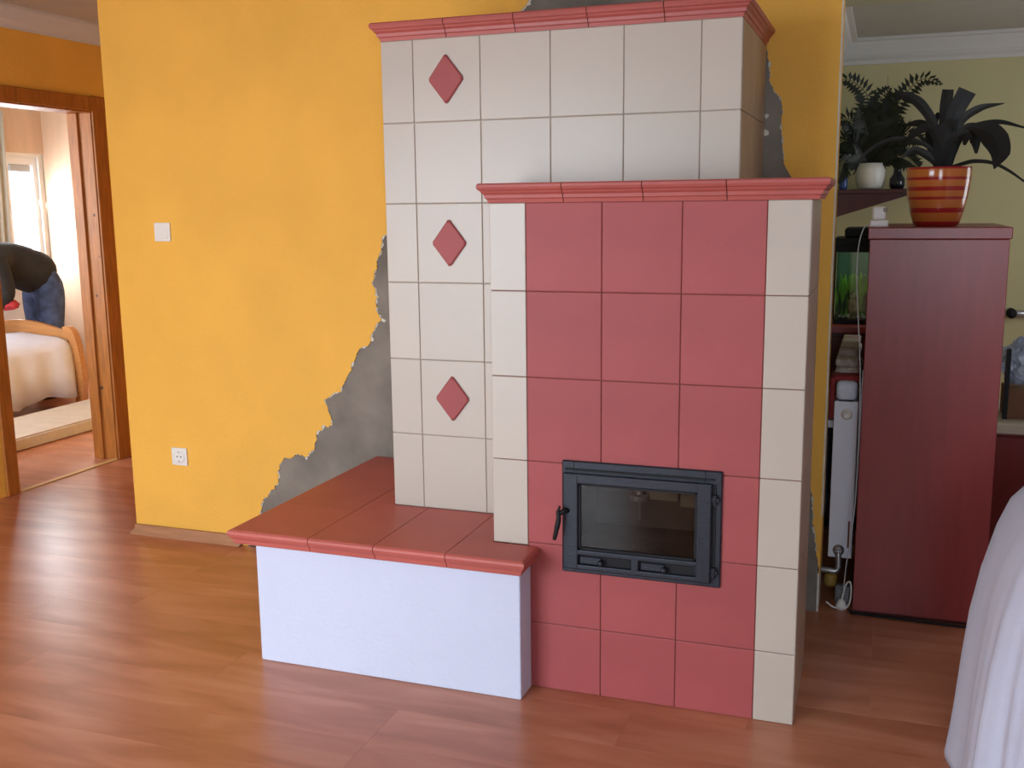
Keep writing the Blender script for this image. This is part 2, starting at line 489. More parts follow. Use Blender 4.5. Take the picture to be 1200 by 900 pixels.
# tall back block
br = [bt-i*hb for i in range(6)]+[SLAB+.001]
for r in range(6):
    for c in range(6):
        a, b = XB[c], XB[c+1]
        if r >= 2:
            if c > 2: continue
            if c == 2: b = cx[0]+.004
        o = tile(a, b, br[r+1], br[r], YBk, cream)
        if c == 1 and r in (0, 2, 4):
            bm = bmesh.new()
            zc = (bt-(r+.5)*hb)+.001; xc = -.3435
            rings = []
            for s, y in ((1., 0.), (1., -.006), (.93, -.009)):
                rings.append([Vector((xc+sx*s*.059, YBk+y, zc+sz*s*.0755)) for sx, sz in ((-1, 0), (0, 1), (1, 0), (0, -1))])
            loft(bm, rings)
            bmesh.ops.bevel(bm, geom=[e for e in bm.edges if abs(e.verts[0].co.y-e.verts[1].co.y) > .002], offset=.004, segments=2, affect='EDGES')
            d = finish('diamond_inlay', bm, red)
            d.parent = o; d.matrix_parent_inverse = Matrix.Translation(o.location).inverted()
            d['label'] = 'raised red diamond on cream tile'
    for a, b in ((YBk+T+.001, .56), (.56, WY-.008)):
        tile(a, b, br[r+1], br[r], XB[0], cream, '-x')
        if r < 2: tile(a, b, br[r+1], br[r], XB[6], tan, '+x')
# cornices: profile (out, up)
PROF = [(.002, 0), (.006, .0), (.010, .010), (.016, .013), (.018, .022), (.026, .028), (.029, .033), (.036, .036), (.040, .043), (.039, .050), (.034, .054), (.0, .054)]
def cornice(x0, x1, y0, y1, z, joints, sides, parent, off=.0, lside=True):
    def piece(pa, pb, outa, outb):
        bm = bmesh.new()
        rings = []
        for p, o_ in ((pa, outa), (pb, outb)):
            rings.append([Vector((p[0]+o_[0]*a*.78, p[1]+o_[1]*a*.78, z+b)) for a, b in PROF])
        # give thickness inward
        loft(bm, rings)
        return adopt(finish('cornice_tile', bm, redc), parent)
    xs = [x0]+joints+[x1]
    g = .0012
    for i in range(len(xs)-1):
        a, b = xs[i]+(g if i else 0), xs[i+1]-(g if i < len(xs)-2 else 0)
        oa = (-1, -1) if i == 0 else (0, -1)
        ob = (1, -1) if i == len(xs)-2 else (0, -1)
        piece((a, y0), (b, y0), oa, ob)
    for sx, xx in ((-1, x0), (1, x1)):
        ys = [y0]+[yy for yy in sides if yy < y1-.05]+[y1]
        for i in range(len(ys)-1):
            piece((xx, ys[i]+(g if i else .0)), (xx, ys[i+1]-g), (sx, -1) if i == 0 else (sx, 0), (sx, 0))
cornice(cx[0]+.003, cx[5]+.012, .005, YBk-.002, zr[0], [.111, .334, .556], [], stove)
cornice(XB[0]+.005, XB[6]-.005, YBk+.005, WY-.008, bt, [-.341, -.117, .108, .332], [.56], stove)
bm = bmesh.new()
add_box(bm, cx[0]+.008, cx[5]-.008, .008, YBk+.002, zr[0]+.03, zr[0]+.0535)
add_box(bm, .556, cx[5]-.008, YBk+.002, CD, zr[0]+.0, zr[0]+.0535)
adopt(finish('top_cover', bm, redc), stove)
bm = bmesh.new()
add_box(bm, XB[0]+.008, XB[6]-.008, YBk+.008, WY-.008, bt+.03, bt+.0535)
adopt(finish('top_cover', bm, redc), stove)

# ---- cast iron fire door (part) with its pieces (sub-parts)
fx0, fx1, fz0, fz1 = .107, .5625, .378, .710
def sub(o, p):
    o.parent = p; o.matrix_parent_inverse = p.matrix_world.inverted() if False else Matrix.Identity(4)
    # parents below are modelled in world space with parent offset of the stove
    o.matrix_parent_inverse = Matrix.Identity(4)
    return o
gx0, gx1, gz0, gz1 = .1585, .496, .452, .6475
def ring_box(bm, x0, x1, z0, z1, ix0, ix1, iz0, iz1, y0, y1):
    add_box(bm, x0, ix0, y0, y1, z0, z1, .003); add_box(bm, ix1, x1, y0, y1, z0, z1, .003)
    add_box(bm, ix0-.004, ix1+.004, y0+.0003, y1, z0, iz0, .003); add_box(bm, ix0-.004, ix1+.004, y0+.0003, y1, iz1, z1, .003)
bm = bmesh.new()
ring_box(bm, fx0, fx1, fz0, fz1, .145, .515, .455, .66, -.010, .004)
fdoor = adopt(finish('fire_door', bm, iron), stove)
fdoor['label'] = 'black cast iron fire door with glass pane'
# sunken groove lines and raised leaf
def fsub(name, bm, material, smooth=False):
    o = finish(name, bm, material, None, smooth); o.parent = fdoor
    o.matrix_parent_inverse = Matrix.Identity(4)
    return o
bm = bmesh.new()
lx0, lx1, lz0, lz1 = .113, .537, .392, .676
# leaf frame with two slots in the bottom rail
add_box(bm, lx0, gx0, -.024, -.009, lz0, lz1, .004, 2)
add_box(bm, gx1, lx1, -.024, -.009, lz0, lz1, .004, 2)
add_box(bm, gx0-.005, gx1+.005, -.0238, -.009, gz1, lz1, .004, 2)
s_z0, s_z1 = .408, .436
add_box(bm, gx0-.005, gx1+.005, -.0238, -.009, s_z1, gz0, .004, 2)
add_box(bm, gx0-.005, gx1+.005, -.0238, -.009, lz0, s_z0, .004, 2)
add_box(bm, .312, .336, -.0236, -.009, lz0, gz0, .003)
fsub('door_leaf', bm, iron)
bm = bmesh.new()
add_box(bm, lx0+.004, fx1-.02, -.0135, -.009, .683, .689, .001)
add_box(bm, .5415, .5475, -.0125, -.009, .40, .672, .001)
fsub('groove', bm, ironb)
bm = bmesh.new()   # inner bezel
for a in ((gx0, gx0+.006, gz0, gz1), (gx1-.006, gx1, gz0, gz1), (gx0, gx1, gz0, gz0+.006), (gx0, gx1, gz1-.006, gz1)):
    add_box(bm, a[0], a[1], -.017, -.008, a[2], a[3])
fsub('bezel', bm, ironb)
bm = bmesh.new(); add_box(bm, gx0+.004, gx1-.004, -.0125, -.009, gz0+.004, gz1-.004)
fsub('glass_pane', bm, glass('fire_glass', (.66, .62, .58), .02, .982))
for (a, b, k) in ((.162, .308, .226), (.340, .490, .408)):
    bm = bmesh.new(); add_box(bm, a, b, -.0115, -.009, s_z0-.003, s_z1+.003)
    fsub('air_slot', bm, ironb)
    bm = bmesh.new(); add_box(bm, a, k, -.0165, -.0112, s_z0+.001, s_z1-.004, .002)
    fsub('slide_plate', bm, iron)
    bm = bmesh.new(); add_tube(bm, [(k, -.012, .420), (k, -.028, .419), (k, -.034, .418)], [.006, .009, .007], 12)
    fsub('slide_knob', bm, iron, True)
for z in (.632, .425):
    bm = bmesh.new(); add_tube(bm, [(.5445, -.018, z-.014), (.5445, -.018, z+.014)], .0065, 10); add_box(bm, .534, .556, -.020, -.010, z-.006, z+.006, .001)
    fsub('hinge', bm, iron, False)
bm = bmesh.new()
add_tube(bm, [(.128, -.02, .566), (.120, -.036, .568), (.108, -.044, .560)], [.008, .008, .007], 10)
add_tube(bm, spline([(.110, -.040, .583), (.107, -.045, .568), (.109, -.050, .545), (.104, -.055, .515), (.098, -.056, .487)], 4), [.0035]*4+[.0065]*4+[.0075]*4+[.0065]*3+[.006, .005], 10)
fsub('door_handle', bm, ironb, True)
# firebox
cham = mat('smoky_firebrick', (.13, .10, .085), .9, .3, 9, .3, 40)
bm = bmesh.new()
add_box(bm, .135, .141, .004, .245, .45, .665); add_box(bm, .519, .525, .004, .245, .45, .665)
add_box(bm, .141, .519, .004, .245, .45, .456); add_box(bm, .141, .519, .004, .245, .659, .665)
add_box(bm, .141, .519, .238, .245, .456, .659)
fsub('firebox', bm, cham)
bm = bmesh.new(); add_box(bm, .405, .515, .225, .237, .53, .60, .003)
fsub('firebrick', bm, mat('pale_firebrick', (.34, .30, .24), .9, .1, 20))
bm = bmesh.new(); add_box(bm, .30, .400, .227, .237, .545, .60, .003)
fsub('firebrick', bm, MATS['pale_firebrick'])
bm = bmesh.new()
add_lathe(bm, [(0, 0), (.026, 0), (.028, .006), (.028, .016), (.017, .018), (.017, .030), (0, .030)], (.322, .05, .595), 20)
add_tube(bm, [(.322, .05, .597), (.322, .05, .535)], [.0028, .0022], 8)
fsub('air_nozzle', bm, mat('sooty_steel', (.30, .30, .31), .4, metal=.6), False)

# ------------------------------------------------------------------ bench
bench = thing('stove_bench', 'low white plastered bench with red tiled seat beside the stove', 'bench', (-.45, .3, 0))
BF = -.0994; BX0, BX1 = -.875, .0077; BH = .393
bm = bmesh.new(); add_box(bm, BX0, BX1, BF, -.0015, 0, BH, .005, 3); add_box(bm, BX0, -.002, -.012, WY-.008, 0, BH-.0005)
# rounded plaster edge on the outer corner
adopt(finish('plastered_base', bm, plasterw), bench)
SP = [(.000, .000), (.026, .000), (.031, .006), (.034, .016), (.045, .030), (.049, .038), (.047, .045), (.040, .0486), (.0, .0486)]
def seat_tile(poly_top, edges):
    """slab tile: plan polygon (list of (x,y)), edges: indices of edges that carry a bullnose, outward normals"""
    bm = bmesh.new()
    n = len(poly_top)
    zb, zt = BH, SLAB
    prof = [(-.020, zb), (-.015, zb+.004), (-.012, zb+.016), (-.003, zb+.028), (0, zb+.036), (-.001, zb+.043), (-.007, zt-.001), (-.012, zt)]
    rings = []
    for off, z in prof:
        ring = []
        for i in range(n):
            p = Vector((*poly_top[i], z))
            # offset of adjacent edges
            sh = Vector((0, 0, 0))
            for e in ((i-1) % n, i):
                if e in edges: sh += Vector((*edges[e], 0))*off
            ring.append(p+sh)
        rings.append(ring)
    loft(bm, rings)
    return adopt(finish('seat_tile', bm, reds), bench)
g = .0012
fy, lx, rx = -.148, -.945, .037
jx = [-.657, -.437, -.205]
jy = .164
e_f = (0, -1); e_l = (-1, 0); e_r = (1, 0)
yb2 = WY-.008
seat_tile([(lx, fy), (jx[0]-g, fy), (jx[0]-g, jy-g), (lx, jy-g)], {0: e_f, 3: e_l})
seat_tile([(jx[0]+g, fy), (jx[1]-g, fy), (jx[1]-g, YBk-.001), (XB[0]-.001, YBk-.001), (XB[0]-.001, .30), (jx[0]+g, .30)] if False else [(jx[0]+g, fy), (jx[1]-g, fy), (jx[1]-g, YBk-.001), (jx[0]+g, YBk-.001)], {0: e_f})
seat_tile([(jx[1]+g, fy), (jx[2]-g, fy), (jx[2]-g, YBk-.001), (jx[1]+g, YBk-.001)], {0: e_f})
seat_tile([(jx[2]+g, fy), (rx, fy), (rx, -.002), (cx[0]-.001, -.002), (cx[0]-.001, YBk-.001), (jx[2]+g, YBk-.001)], {0: e_f, 1: e_r})
seat_tile([(lx, jy+g), (jx[0]-g, jy+g), (jx[0]-g, .51-g), (lx, .51-g)], {3: e_l})
seat_tile([(lx, .51+g), (jx[0]-g, .51+g), (jx[0]-g, yb2), (lx, yb2)], {3: e_l})
seat_tile([(jx[0]+g, YBk+.001), (XB[0]-.001, YBk+.001), (XB[0]-.001, yb2), (jx[0]+g, yb2)], {})

# ------------------------------------------------------------------ things on the orange wall
def plate(name, label, cat, x0, x1, z0, z1, kind):
    t = thing(name, label, cat, ((x0+x1)/2, WY-.006, (z0+z1)/2))
    y = WY-.006
    box('cover_plate', x0, x1, y-.009, y, z0, z1, plastic_w, t, .003, 2)
    cxm, czm = (x0+x1)/2, (z0+z1)/2
    if kind == 'switch':
        bm = bmesh.new(); q = .027
        rings = [[Vector((cxm+a*q, y-.009+.0005, czm+b*q)) for a, b in ((-1, -1), (1, -1), (1, 1), (-1, 1))], [Vector((cxm+a*(q-.002), y-.0125+(.0025 if b > 0 else 0), czm+b*(q-.002))) for a, b in ((-1, -1), (1, -1), (1, 1), (-1, 1))]]
        loft(bm, rings); adopt(finish('rocker', bm, plastic_w), t)
    else:
        bm = bmesh.new()
        add_lathe(bm, [(.028, 0), (.0285, .004), (.023, .004), (.021, -.001), (0, -.001)], (0, 0, 0), 28)
        o = finish('socket_ring', bm, plastic_w, None, True); o.rotation_euler = (math.radians(90), 0, 0); o.location = (cxm, y-.0088, czm); adopt(o, t)
        for dx in (-.0095, .0095):
            bm = bmesh.new(); add_lathe(bm, [(0, 0), (.003, 0), (.003, .003), (0, .003)], (0, 0, 0), 10)
            o = finish('pin_hole', bm, ironb); o.rotation_euler = (math.radians(90), 0, 0); o.location = (cxm+dx, y-.0078, czm); adopt(o, t)
        for dz in (-.02, .02):
            box('earth_clip', cxm-.003, cxm+.003, y-.0125, y-.008, czm+dz-.003, czm+dz+.003, metalg, t)
    return t
plate('light_switch', 'square white light switch on the orange wall', 'switch', -1.936, -1.858, 1.296, 1.374, 'switch')
plate('wall_socket', 'square white power socket low on the orange wall', 'socket', -1.926, -1.848, .333, .411, 'socket')
# loose skirting strip
bm = bmesh.new()
prof = [(0, 0), (-.018, 0), (-.017, .012), (-.010, .030), (-.007, .046), (0, .047)]
loft(bm, [[Vector((-2.165, WY-.012+a, b)) for a, b in prof], [Vector((-1.60, WY-.012+a*1.1, b)) for a, b in prof]])
for v in bm.verts:
    if v.co.x > -1.9 and v.co.z > .02: v.co.x += .03
    if v.co.x < -1.9 and v.co.z > .02: v.co.x += .02
tag(finish('skirting_strip', bm, mat('brown_laminate_skirting', (.40, .19, .095), .45, .15, 6, stretch=(1, 8, 8))), 'short loose piece of brown wooden skirting at the foot of the orange wall', 'skirting')

# ------------------------------------------------------------------ kitchen side: cabinet and what is on it
CY = .885
cab = thing('tall_cabinet', 'tall dark red mahogany cabinet standing right of the radiator', 'cabinet', (1.11, 1.2, 0))
bm = bmesh.new(); add_box(bm, .900, 1.322, CY, 1.50, .012, 1.305, .002)
adopt(finish('side_panel', bm, mahog), cab)
box('top_board', .894, 1.328, CY-.004, 1.51, 1.306, 1.344, mahog, cab, .003)
box('plinth', .91, 1.31, CY+.01, 1.49, 0, .012, mahogd, cab)
for z in (1.30, 1.155, .90, .76):
    box('hinge', 1.320, 1.338, 1.485, 1.503, z-.014, z+.014, ironb, cab, .002)
box('door_edge', 1.323, 1.331, 1.30, 1.49, .04, 1.30, mat('grey_edge_band', (.30, .27, .25), .5), cab)

pot = thing('potted_plant', 'dark strap-leaved plant in a glossy striped red and orange pot', 'plant', (1.108, 1.08, 1.344))
def stripes():
    M = bpy.data.materials.new('orange_red_striped_glaze'); M.use_nodes = True
    nt = M.node_tree; N = nt.nodes; L = nt.links; b = N['Principled BSDF']
    b.inputs['Roughness'].default_value = .12
    tc = N.new('ShaderNodeTexCoord'); sp = N.new('ShaderNodeSeparateXYZ'); L.new(tc.outputs['Object'], sp.inputs[0])
    ml = N.new('ShaderNodeMath'); ml.operation = 'MULTIPLY'; ml.inputs[1].default_value = 1/.196
    L.new(sp.outputs[2], ml.inputs[0])
    r = N.new('ShaderNodeValToRGB'); r.color_ramp.interpolation = 'CONSTANT'
    seq = [(0, 1), (.08, 0), (.23, 1), (.31, 0), (.45, 1), (.50, 0), (.60, 1), (.67, 0), (.78, 1), (.83, 0), (.96, 1)]
    reds, ora = (.36, .02, .018, 1), (.55, .16, .035, 1)
    e = r.color_ramp.elements
    e[0].position = 0; e[0].color = reds
    e[1].position = .08; e[1].color = ora
    for p_, k in seq[2:]:
        x = e.new(p_); x.color = reds if k else ora
    L.new(ml.outputs[0], r.inputs[0]); L.new(r.outputs[0], b.inputs['Base Color'])
    return M
bm = bmesh.new()
add_lathe(bm, [(.062, 0), (.072, .004), (.086, .05), (.096, .10), (.102, .15), (.104, .19), (.103, .196), (.096, .196), (.094, .17), (.0, .17)], (0, 0, 0), 40)
o = finish('pot', bm, stripes(), None, True); o.parent = pot
bm = bmesh.new(); add_lathe(bm, [(0, .16), (.094, .16), (.094, .172), (.05, .18), (0, .182)], (0, 0, 0), 24)
o = finish('soil', bm, mat('dark_soil', (.03, .02, .015), .95, .4, 30, .8, 60), None, True); o.parent = pot

def strap(name, pts, widths, material, parent, cup=.25, up=None):
    """leaf blade swept along points; widths in metres; slight V section, real thickness"""
    pts = spline(pts, 6); n = len(pts)
    bm = bmesh.new(); rings = []
    view = Vector((0, -1, .2)).normalized() if up is None else Vector(up)
    for i, p in enumerate(pts):
        d = (pts[min(i+1, n-1)]-pts[max(i-1, 0)]).normalized()
        s = d.cross(view)
        if s.length < .1: s = d.cross(Vector((1, 0, 0)))
        s.normalize(); nn = s.cross(d).normalized()
        t_ = i/(n-1)*(len(widths)-1); k = min(int(t_), len(widths)-2); w_ = widths[k]+(widths[k+1]-widths[k])*(t_-k)
        w_ = max(w_, .0015)/2
        th = .0012
        rings.append([p-s*w_+nn*w_*cup, p-nn*th, p+s*w_+nn*w_*cup, p+nn*th])
    loft(bm, rings)
    o = finish(name, bm, material, None, False)
    return adopt(o, parent)
def L3(pxs, y0, y1):
    n = len(pxs)
    return [on(x, y, 1, y0+(y1-y0)*i/(n-1)) for i, (x, y) in enumerate(pxs)]
PY = 1.08
leaves = [
 ([(1104, 196), (1106, 160), (1108, 130), (1111, 105)], PY, PY+.03, [.03, .04, .036, .040, .036]),
 ([(1108, 196), (1112, 160), (1121, 130), (1134, 106)], PY, PY-.02, [.03, .044, .046, .054, .058]),
 ([(1100, 196), (1095, 150), (1078, 122), (1059, 113), (1046, 118)], PY, PY-.08, [.02, .03, .036, .03, .004]),
 ([(1110, 194), (1122, 148), (1146, 128), (1177, 121)], PY, PY-.06, [.02, .03, .026, .003]),
 ([(1112, 194), (1122, 158), (1147, 147), (1172, 143), (1202, 150)], PY, PY+.05, [.02, .024, .022, .016, .006]),
 ([(1112, 190), (1128, 152), (1148, 151), (1163, 160), (1171, 178), (1165, 198)], PY, PY-.14, [.012, .014, .03, .072, .080, .062, .004]),
 ([(1112, 192), (1126, 160), (1138, 158), (1143, 166), (1144, 180)], PY, PY-.05, [.014, .016, .026, .034, .008]),
 ([(1114, 196), (1128, 192), (1142, 189), (1163, 191), (1182, 200), (1202, 214)], PY, PY+.06, [.010, .013, .014, .012, .010, .006]),
 ([(1102, 196), (1090, 174), (1068, 164), (1042, 164), (1014, 180), (1000, 205)], PY, PY-.04, [.012, .014, .016, .014, .010, .004]),
 ([(1102, 194), (1096, 158), (1078, 145), (1056, 148)], PY, PY+.10, [.02, .03, .028, .005]),
 ([(1106, 196), (1100, 165), (1088, 150), (1070, 158), (1060, 172)], PY, PY-.10, [.02, .034, .034, .024, .004]),
 ([(1108, 196), (1118, 165), (1132, 158), (1130, 170)], PY, PY-.09, [.03, .04, .034, .010]),
 ([(1106, 196), (1104, 172), (1110, 150), (1118, 140)], PY, PY-.05, [.05, .055, .05, .01]),
 ([(1102, 196), (1094, 172), (1092, 150), (1100, 132)], PY, PY+.06, [.04, .045, .04, .01]),
 ([(1108, 196), (1114, 176), (1124, 160), (1140, 150)], PY, PY+.10, [.04, .045, .036, .01]),
 ([(1102, 196), (1086, 182), (1070, 176), (1056, 186)], PY, PY+.02, [.02, .028, .024, .005]),
]
for pxs, y0, y1, wd in leaves:
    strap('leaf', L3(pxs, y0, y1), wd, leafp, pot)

# small white charger on the cabinet with cable
ch = thing('white_adapter', 'small white plastic adapter box on the cabinet edge', 'adapter', (.922, 1.0, 1.344))
box('case', .896, .956, .97, 1.03, 1.344, 1.366, plastic_w, ch, .004, 2)
box('upper_case', .902, .948, .98, 1.02, 1.366, 1.412, plastic_w, ch, .008, 3)
bm = bmesh.new(); bmesh.ops.create_icosphere(bm, subdivisions=2, radius=.007)
for v in bm.verts: v.co += Vector((.944, .976, 1.400))
adopt(finish('lens', bm, metalg, None, True), ch)
cabp = [on(1019, 262, 1, .90), on(1012, 268, 1, .875), on(1006, 290, 1, .870), on(1004, 330, 1, .870), on(1006, 380, 1, .872), on(1008, 440, 1, .872), on(1006, 520, 1, .874), on(1001, 600, 1, .874), on(992, 660, 1, .874), on(988, 695, 1, .86)]
tag(tube('cable', spline(cabp, 6), .0018, mat('grey_white_cable', (.5, .5, .5), .5)), 'thin white cable hanging down beside the mahogany cabinet', 'cable')

# ------------------------------------------------------------------ radiator
rad = thing('panel_radiator', 'white panel radiator seen end-on between wall and cabinet', 'radiator', (.84, 1.3, .15))
box('end_cover', .806, .888, .998, 1.004, .160, .735, radw, rad, .003, 2)
box('front_panel', .868, .888, 1.005, 1.75, .160, .735, radw, rad, .004, 2)
box('rear_panel', .806, .822, 1.005, 1.75, .160, .735, radw, rad, .004, 2)
for i in range(12):
    y = 1.03+i*.06
    box('convector_fin', .824, .866, y, y+.03, .20, .70, radw, rad)
box('back_plate', .745, .785, 1.02, 1.7, .30, .66, mat('grey_enamel', (.36, .37, .42), .4), rad, .003)
for z in (.69, .19):
    bm = bmesh.new(); add_lathe(bm, [(0, 0), (.020, 0), (.020, .006), (.013, .008), (.013, .016), (.008, .016), (.008, .011), (0, .011)], (0, 0, 0), 20)
    o = finish('plug', bm, plastic_w if z > .5 else metalg, None, True); o.rotation_euler = (math.radians(90), 0, 0)
    o.location = (.85 if z > .5 else .842, .998, z); adopt(o, rad)
box('bracket', .645, .806, 1.08, 1.11, .62, .65, metalg, rad, .002)
box('rust_scratch', .871, .877, .9968, .9985, .20, .30, mat('rust', (.16, .05, .025), .9), rad)
tube('supply_pipe', spline([(.842, .99, .185), (.842, .985, .12), (.80, .985, .115), (.70, 1.0, .115)], 5), .011, metalg, rad, 10)
bm = bmesh.new(); add_lathe(bm, [(0, -.03), (.018, -.03), (.022, -.02), (.022, .01), (.012, .016), (0, .016)], (.820, .985, .088), 16)
adopt(finish('valve_cap', bm, mat('mustard_plastic', (.30, .19, .03), .5), None, True), rad)
# folded blanket over the radiator
bl = thing('folded_blanket', 'folded patterned blanket with red edge lying on the radiator', 'blanket', (.845, 1.3, .735))
greyb = mat('beige_striped_cloth', (.62, .56, .48), .9, 0, 30, .3, 80, col2=(.30, .22, .18))
redb = mat('dark_red_cloth', (.26, .025, .025), .9, .2, 30, .3, 90)
bw = mat('pale_blue_pad', (.66, .72, .82), .5, .1, 20)
def roll(name, x0, x1, y0, y1, z0, z1, material):
    return box(name, x0, x1, y0, y1, z0, z1, material, bl, min((z1-z0), (x1-x0))*.25, 3, True)
roll('pad', .810, .882, 1.0, 1.10, .737, .806, bw)
roll('red_fold', .80, .889, 1.03, 1.2, .800, .822, redb)
roll('red_fold', .787, .8055, 1.02, 1.2, .665, .812, redb)
roll('cloth_fold', .798, .890, 1.10, 1.45, .738, .842, greyb)
roll('cloth_fold', .800, .880, 1.12, 1.6, .840, .868, greyb)
roll('cloth_fold', .806, .874, 1.2, 1.68, .866, .890, mat('cream_striped_cloth', (.48, .43, .36), .9, 0, 12, .3, 80, col2=(.28, .12, .10)))
# cable clutter at the radiator's foot
pl_ = thing('power_plug', 'white plug with curled cable on the floor under the radiator', 'plug', (.865, .93, 0))
bm = bmesh.new(); add_lathe(bm, [(0, 0), (.018, .0), (.020, .012), (.013, .03), (.006, .036), (0, .036)], (.862, .915, 0), 14)
adopt(finish('plug_body', bm, plastic_w, None, True), pl_)
tube('cord', spline([(.862, .915, .03), (.875, .92, .09), (.89, .915, .10), (.893, .91, .05), (.88, .905, .01), (.84, .905, .006), (.81, .915, .02)], 6), .003, plastic_w, pl_)
bm = bmesh.new(); add_tube(bm, spline([(.89, .895, .008), (.897, .880, .006), (.91, .870, .006), (1.05, .868, .006), (1.25, .862, .006), (1.4, .87, .006)], 6), .004, 8)
tag(finish('black_cord', bm, ironb, None, True), 'black cord running along the floor under the cabinet front', 'cord')
jn = thing('junction_box', 'small grey cable box on the floor behind the plug', 'box', (.86, .97, .03))
box('box_body', .838, .892, .95, .985, .0, .07, mat('dull_grey_plastic', (.20, .20, .21), .5), jn, .004)
box('box_lid', .843, .887, .945, .951, .008, .062, MATS['dull_grey_plastic'], jn, .002)

# ------------------------------------------------------------------ counter and aquarium
ct = thing('low_cupboard', 'dark red wooden cupboard carrying the aquarium', 'cupboard', (.95, 2.1, 0))
box('carcass', .68, 1.30, 1.86, 2.35, .05, .875, mahogd, ct, .002)
box('worktop', .66, 1.32, 1.83, 2.37, .876, .905, mahog, ct, .003)
box('cupboard_door', .70, .98, 1.845, 1.859, .09, .86, mahogd, ct, .002)
box('cupboard_door', .985, 1.28, 1.845, 1.859, .09, .86, mahogd, ct, .002)
box('plinth', .70, 1.28, 1.89, 2.32, 0, .05, ironb, ct)
AZ = .906; AX0, AX1, AY0, AY1 = .748, 1.10, 1.92, 2.18
aq = thing('aquarium', 'small lit aquarium with green water plants and black lid', 'aquarium', (.92, 2.05, AZ))
ag = glass('aquarium_glass', (.92, .97, .93), .0, .93)
box('base', AX0, AX1, AY0, AY1, AZ, AZ+.018, ironb, aq, .002)
box('glass_front', AX0, AX1, AY0, AY0+.005, AZ+.018, 1.240, ag, aq)
box('glass_back', AX0, AX1, AY1-.005, AY1, AZ+.018, 1.240, mat('aquarium_backdrop', (.05, .12, .08), .6), aq)
box('glass_side', AX0, AX0+.005, AY0+.005, AY1-.005, AZ+.018, 1.240, ag, aq)
box('glass_side', AX1-.005, AX1, AY0+.005, AY1-.005, AZ+.018, 1.240, ag, aq)
for x in (AX0-.001, AX1-.006):
    box('corner_seal', x, x+.007, AY0-.001, AY0+.006, AZ+.018, 1.240, ironb, aq)
box('lid_skirt', AX0-.004, AX1+.004, AY0-.004, AY0-.0015, 1.215, 1.242, ironb, aq)
box('lid', AX0-.006, AX1+.006, AY0-.006, AY1+.006, 1.240, 1.275, ironb, aq, .005, 2)
box('lid_hood', AX0+.035, AX1-.03, AY0+.01, AY1-.01, 1.275, 1.318, ironb, aq, .012, 3)
lt = mat('aquarium_lamp', (1, 1, .95)); b_ = lt.node_tree.nodes['Principled BSDF']; b_.inputs['Emission Color'].default_value = (.85, 1, .8, 1); b_.inputs['Emission Strength'].default_value = 9
box('lamp_tube', AX0+.03, AX1-.03, AY0+.06, AY0+.09, 1.225, 1.238, lt, aq, .004)
bm = bmesh.new()
for i in range(160):
    x, y = random.uniform(AX0+.012, AX1-.012), random.uniform(AY0+.012, AY1-.012); r = random.uniform(.005, .010)
    k = bmesh.ops.create_icosphere(bm, subdivisions=1, radius=r)
    for v in k['verts']: v.co = Vector((v.co.x*1.2, v.co.y, v.co.z*.7))+Vector((x, y, AZ+.024+random.uniform(0, .014)))
o = adopt(finish('gravel', bm, mat('pale_gravel', (.42, .45, .40), .8, objvar=0)), aq); o['kind'] = 'stuff'
wg = mat('bright_green_waterweed', (.16, .42, .03), .5, .35, 25)
wd_ = mat('dark_green_waterweed', (.025, .07, .02), .5, .35, 25)
for i in range(110):
    x = random.uniform(AX0+.02, AX0+.22); y = random.uniform(AY0+.03, AY0+.16)
    hgt = random.uniform(.09, .19); dx = random.uniform(-.02, .02)
    bright = hgt > .12
    pts = [(x, y, AZ+.03), (x+dx*.3, y, AZ+.03+hgt*.5), (x+dx, y-.006, AZ+.03+hgt)]
    strap('weed_blade', pts, [.008, .018, .004], wg if bright else wd_, aq)
bm = bmesh.new(); bmesh.ops.create_icosphere(bm, subdivisions=3, radius=.03)
for v in bm.verts: v.co = v.co*(1+.25*noise.noise(v.co*40)); v.co.z *= 1.9; v.co += Vector((.835, 1.97, AZ+.075))
adopt(finish('rock', bm, mat('mossy_rock', (.22, .24, .10), .9, .4, 40), None, True), aq)

